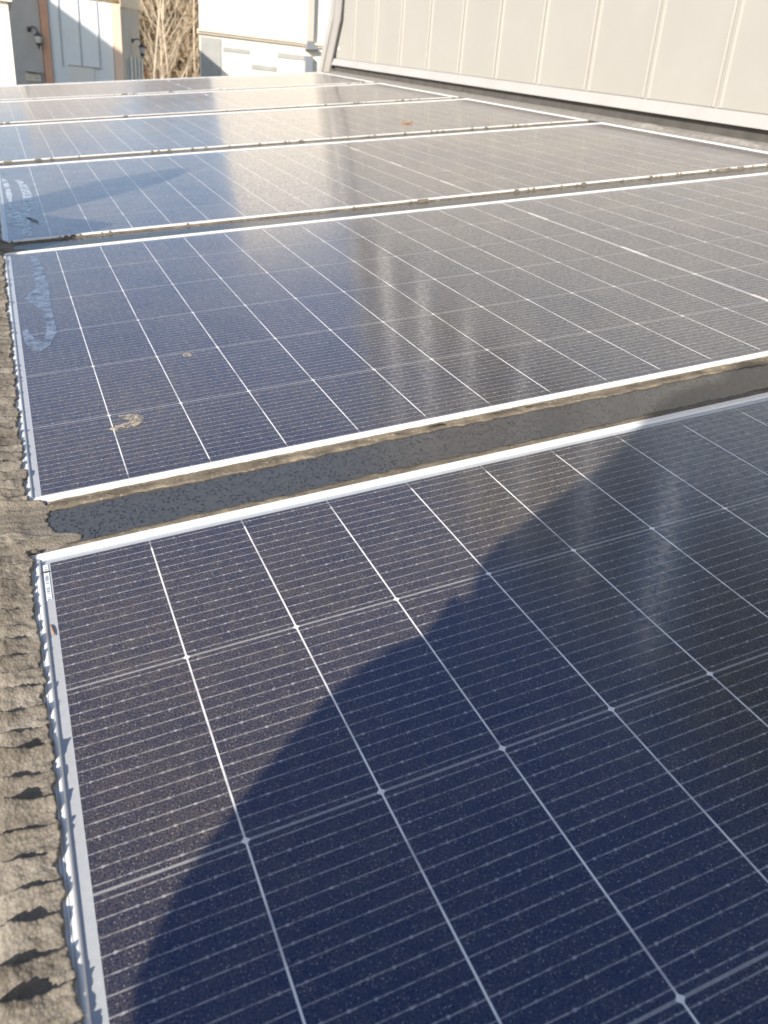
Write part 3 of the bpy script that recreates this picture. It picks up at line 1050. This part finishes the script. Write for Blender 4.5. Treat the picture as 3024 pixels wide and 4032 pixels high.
def bare_tree(label, base, h, seed, spread=0.35):
    rnd = random.Random(seed)
    t = thing('bare_tree', label, 'tree', Matrix.Translation(base), 'bare trees between the buildings')
    tr = bmesh.new()
    br = bmesh.new()

    def grow(bm, p, d, ln, r, depth):
        pts, rads = [p], [r]
        q = p.copy()
        dd = d.copy()
        nseg = 5 if depth == 0 else 3
        for i in range(nseg):
            dd = (dd + Vector((rnd.uniform(-1, 1), rnd.uniform(-1, 1), rnd.uniform(-.2, .5))) * (0.10 if depth == 0 else 0.22)).normalized()
            q = q + dd * ln / nseg
            pts.append(q.copy())
            rads.append(r * (1 - 0.75 * (i + 1) / nseg))
        tube(bm, pts, rads, 6 if depth < 2 else 4)
        if depth < 3:
            nb = (11, 6, 4)[depth]
            for b in range(nb):
                f = rnd.uniform(0.25 if depth == 0 else 0.15, 0.98)
                j = min(len(pts) - 2, int(f * nseg))
                pp = pts[j].lerp(pts[j + 1], f * nseg - j)
                a = rnd.uniform(0, 2 * math.pi)
                side = Vector((math.cos(a), math.sin(a), rnd.uniform(0.5, 1.3))).normalized()
                nd = (dd * 0.5 + side * (0.7 + spread)).normalized()
                grow(br, pp, nd, ln * rnd.uniform(0.30, 0.46) * (1.15 - 0.5 * f if depth == 0 else 1), max(0.006, rads[j] * 0.5), depth + 1)
    grow(tr, Vector((0, 0, 0)), Vector((rnd.uniform(-.06, .06), rnd.uniform(-.05, .05), 1)).normalized(), h, h * 0.0100, 0)
    obj('trunk', tr, M_BARK, t, True)
    obj('branches', br, M_BARK, t, True)


for i, (px, Y, h, lab) in enumerate(((618, 27, 8.0, 'pale bare tree with a forked trunk just right of the tan workshop wing'),
                                     (668, 29, 8.4, 'tall pale bare tree left of the green evergreen'),
                                     (640, 34, 9.5, 'bare twiggy tree at the back between the two pale ones'),
                                     (745, 28, 8.0, 'slim bare tree second from the white building corner'),
                                     (772, 29.5, 8.3, 'slim bare tree right beside the white building corner'),
                                     (575, 33, 8.8, 'thin bare tree half hidden behind the workshop wing'))):
    b = at(px, 310, Y)
    bare_tree(lab, (b.x, Y, GROUND), h, 40 + i)


def leaf_cloud(bm, c, rx, ry, rz_, n, size, rnd, flat=0.0):
    for _ in range(n):
        while True:
            p = Vector((rnd.uniform(-1, 1), rnd.uniform(-1, 1), rnd.uniform(-1, 1)))
            if p.length < 1 and p.length > rnd.random() * 0.8: break
        p = Vector((c[0] + p.x * rx, c[1] + p.y * ry, c[2] + p.z * rz_))
        a = Vector((rnd.gauss(0, 1), rnd.gauss(0, 1), rnd.gauss(0, 1))).normalized()
        b = a.orthogonal().normalized()
        s = size * rnd.uniform(0.5, 1.4)
        bm.faces.new([bm.verts.new(p + a * s), bm.verts.new(p + b * s * .45), bm.verts.new(p - a * s), bm.verts.new(p - b * s * .45)])


def mat_leaf(name, c0, c1):
    n = NB(name)
    g = n.t.nodes.new('ShaderNodeNewGeometry')
    wn = n.t.nodes.new('ShaderNodeTexWhiteNoise')
    wn.noise_dimensions = '1D'
    n.t.links.new(g.outputs['Random Per Island'], wn.inputs['W'])
    return n.set(color=n.mix(wn.outputs[0], c0, c1), rough=0.7, spec=0.2)


M_EVER = mat_leaf('evergreen_needles', (0.045, 0.055, 0.018), (0.14, 0.14, 0.05))
M_SCRUB = mat_leaf('dry_golden_scrub', (0.10, 0.066, 0.032), (0.30, 0.215, 0.115))
M_BANK = mat_leaf('russet_bracken', (0.06, 0.028, 0.014), (0.17, 0.085, 0.04))
rnd = random.Random(5)
for px, Y, lab, zt, sc_ in ((715, 34, 'olive green evergreen behind the bare trees', 3.0, 1.0), (590, 38, 'dark olive evergreen half hidden behind the workshop wing', 4.6, .9),
                            (690, 41, 'tall dark evergreen at the back of the trees', 6.2, 1.1)):
    b = at(px, 300, Y)
    t = thing('evergreen_tree', lab, 'tree', Matrix.Translation((b.x, Y, GROUND)), 'evergreens behind the bare trees')
    bm = bmesh.new()
    H = zt - GROUND
    tube(bm, [(0, 0, 0), (0.05, 0, H * .5), (0, 0, H * .92)], [.13, .09, .02], 8)
    obj('trunk', bm, M_BARK, t, True)
    bm = bmesh.new()
    for q in range(38):
        f = rnd.uniform(0.25, 1.0)
        rr = (1.05 - f) * 1.35 * sc_
        a = rnd.uniform(0, 6.28)
        leaf_cloud(bm, (math.cos(a) * rr * .7, math.sin(a) * rr * .7, H * f), .42 * sc_, .42 * sc_, .30, 130, .06, rnd)
    obj('crown', bm, M_EVER, t)

bm = bmesh.new()
for q in range(260):
    Yq = rnd.uniform(33, 44)
    xq = at(rnd.uniform(520, 800), 250, Yq).x
    leaf_cloud(bm, (xq, Yq, rnd.uniform(0.4, 6.4)), .75, .6, .85, 150, .10, rnd)
tag(obj('dry_woodland', bm, M_SCRUB), 'mass of dry golden brown undergrowth and twigs filling the gap between the buildings', 'woodland', kind='stuff')
bm = bmesh.new()
for q in range(45):
    Yq = rnd.uniform(30, 33)
    xq = at(rnd.uniform(520, 800), 290, Yq).x
    leaf_cloud(bm, (xq, Yq, rnd.uniform(-.4, 1.7)), .6, .4, .4, 130, .06, rnd)
tag(obj('bracken_bank', bm, M_BANK), 'low russet bracken below the bare trees', 'bracken', kind='stuff')
bm = bmesh.new()
rows = []
for i in range(25):
    xx = -30 + i * 5
    rows.append([bm.verts.new((xx, 30 + j * 6, GROUND - 0.5 + (0, .6, 3.6, 6.2, 9.5, 12, 12.5, 12.5, 12.5)[j] + 0.5 * n2(i * .7, j * .7, 9))) for j in range(9)])
for a, b in zip(rows, rows[1:]):
    for j in range(8):
        bm.faces.new((a[j], a[j + 1], b[j + 1], b[j]))
tag(obj('hill_bank', bm, plain('dry_grass_bank', (0.20, 0.15, 0.08), 0.95, 0.3, 1.5), None, True), 'rising bank of dry grass behind the trees', 'terrain', kind='structure')

# ------------------------------------------------------------------ the photographer, kneeling on the roof behind the camera
F = Vector((0.77, 0.64, 0)).normalized()
Lf = Vector((-F.y, F.x, 0))
PB = Matrix((((F.x), (Lf.x), 0, -4.2 * U), (F.y, Lf.y, 0, -11.38 * U), (0, 0, 1, 0.0), (0, 0, 0, 1)))
person = thing('person', 'person in a hooded jacket kneeling behind the camera and holding up a phone', 'person', RM @ PB)


def skin(name, verts, edges, radii, mat, root=0, sub=2):
    me = bpy.data.meshes.new(name)
    me.from_pydata([Vector(v) for v in verts], edges, [])
    o = bpy.data.objects.new(name, me)
    C.objects.link(o)
    sm = o.modifiers.new('skin', 'SKIN')
    for i, r in enumerate(radii):
        d_ = me.skin_vertices[0].data[i]
        rr = r if isinstance(r, tuple) else (r, r)
        d_.radius = rr
        d_.use_root = (i == root)
    if sub:
        ss_ = o.modifiers.new('sub', 'SUBSURF')
        ss_.levels = sub
        ss_.render_levels = sub
    dg = bpy.context.evaluated_depsgraph_get()
    me2 = bpy.data.meshes.new_from_object(o.evaluated_get(dg))
    bpy.data.objects.remove(o)
    me2.name = name
    me2.materials.append(mat)
    for p in me2.polygons: p.use_smooth = True
    o = bpy.data.objects.new(name, me2)
    C.objects.link(o)
    o.parent = person
    return o


M_SKIN = plain('skin', (0.55, 0.36, 0.27), 0.5, 0.05, 10)
M_JACKET = plain('dark_blue_jacket', (0.05, 0.06, 0.09), 0.85, 0.1, 20)
M_TROUS = plain('grey_trousers', (0.10, 0.10, 0.10), 0.9, 0.1, 20)
M_HAIR = plain('dark_hair', (0.03, 0.022, 0.018), 0.6, 0.2, 60)
camL = (RM @ PB).inverted() @ CAM
fwd = ((RM @ PB).to_3x3().inverted() @ (-az)).normalized()
rgt = ((RM @ PB).to_3x3().inverted() @ ax).normalized()
upv = rgt.cross(fwd)
ph = camL - fwd * 0.011 - upv * 0.055          # phone centre, its lens at the camera
hr = ph + rgt * 0.055 - upv * 0.03 - fwd * 0.02
hl = ph - rgt * 0.055 - upv * 0.03 - fwd * 0.02
V = [(0, 0, .26), (.02, 0, .42), (.04, 0, .58), (.05, 0, .66), (.07, 0, .77), (.10, 0, .86), (.11, 0, .93), (.10, 0, 1.0),
     (.03, .165, .572), (.10, .170, .42), tuple(hl - fwd * 0.05), (.03, -.165, .572), (.10, -.170, .42), tuple(hr - fwd * 0.05),
     (-.02, .10, .24), (.36, .13, .10), (.05, .12, .09), (-.12, .11, .06), (-.02, -.10, .24), (.36, -.13, .10), (.05, -.12, .09), (-.12, -.11, .06), tuple(hl), tuple(hr)]
E_ = [(0, 1), (1, 2), (2, 3), (3, 4), (4, 5), (5, 6), (6, 7), (3, 8), (8, 9), (9, 10), (3, 11), (11, 12), (12, 13), (0, 14), (14, 15), (15, 16), (16, 17),
      (0, 18), (18, 19), (19, 20), (20, 21), (10, 22), (13, 23)]
Rr = [(.15, .12), (.14, .11), (.15, .11), (.13, .10), .055, .075, .095, .07, .06, .045, .03, .06, .045, .03, .085, .06, .05, .04, .085, .06, .05, .04, (.035, .02), (.035, .02)]
body = skin('body', V, E_, Rr, M_SKIN)
jv = V[:4] + [V[8], V[9], tuple(hl - fwd * .08), V[11], V[12], tuple(hr - fwd * .08)]
skin('jacket', jv, [(0, 1), (1, 2), (2, 3), (3, 4), (4, 5), (5, 6), (3, 7), (7, 8), (8, 9)],
     [.185, .18, .20, .20, .092, .075, .05, .10, .075, .05], M_JACKET)
tv = [V[0], V[14], V[15], V[16], V[17], V[18], V[19], V[20], V[21]]
skin('trousers', tv, [(0, 1), (1, 2), (2, 3), (3, 4), (0, 5), (5, 6), (6, 7), (7, 8)], [(.16, .12), .10, .075, .06, .052, .10, .075, .06, .052], M_TROUS)
skin('hood', [(.03, 0, .66), (.05, 0, .77), (.06, 0, .88), (.07, 0, .98), (.075, 0, 1.035)], [(0, 1), (1, 2), (2, 3), (3, 4)], [.26, .195, .140, .140, .085], M_JACKET)
skin('hair', [(.13, 0, 1.01), (.09, 0, 1.05)], [(0, 1)], [.075, .06], M_HAIR)
for hc, sg in ((hl, 1), (hr, -1)):
    for q in range(4):
        b0 = hc + upv * (0.028 - 0.019 * q) + fwd * 0.006
        t0 = b0 + rgt * sg * 0.018 + fwd * 0.012
        t1 = t0 + rgt * sg * (0.020 + 0.004 * (1, 2, 1.5, 0)[q]) + fwd * 0.001
        skin('finger', [tuple(b0), tuple(t0), tuple(t1)], [(0, 1), (1, 2)], [.009, .0085, .0075], M_SKIN, 0, 1)
    skin('thumb', [tuple(hc + upv * 0.01 - fwd * 0.01), tuple(hc + upv * 0.03 + rgt * sg * 0.02 - fwd * 0.006), tuple(hc + upv * 0.045 + rgt * sg * 0.035 - fwd * 0.004)],
         [(0, 1), (1, 2)], [.012, .010, .008], M_SKIN, 0, 1)
for sg in (1, -1):
    skin('shoe', [(-.10, .11 * sg, .05), (-.20, .11 * sg, .045), (-.30, .10 * sg, .03)], [(0, 1), (1, 2)], [.05, .045, .03], plain('shoe_leather', (.06, .05, .04), .5, .1), 0, 1)
phm = Matrix((tuple(rgt) + (0,), tuple(upv) + (0,), tuple(-fwd) + (0,), (0, 0, 0, 1))).transposed()
phone = thing('phone', 'slim dark phone held up by the kneeling person', 'phone', (RM @ PB) @ Matrix.Translation(ph) @ phm)
bm = bmesh.new()
box(bm, -.038, .038, -.08, .08, -.004, .004)
bmesh.ops.bevel(bm, geom=bm.edges[:], offset=0.002, segments=2, affect='EDGES')
obj('case', bm, plain('phone_case', (.03, .03, .035), .4, .05), phone)
bm = bmesh.new()
box(bm, -.035, .035, -.076, .076, .0041, .0046)
obj('screen', bm, plain('phone_screen', (.02, .02, .02), .1, .05), phone)
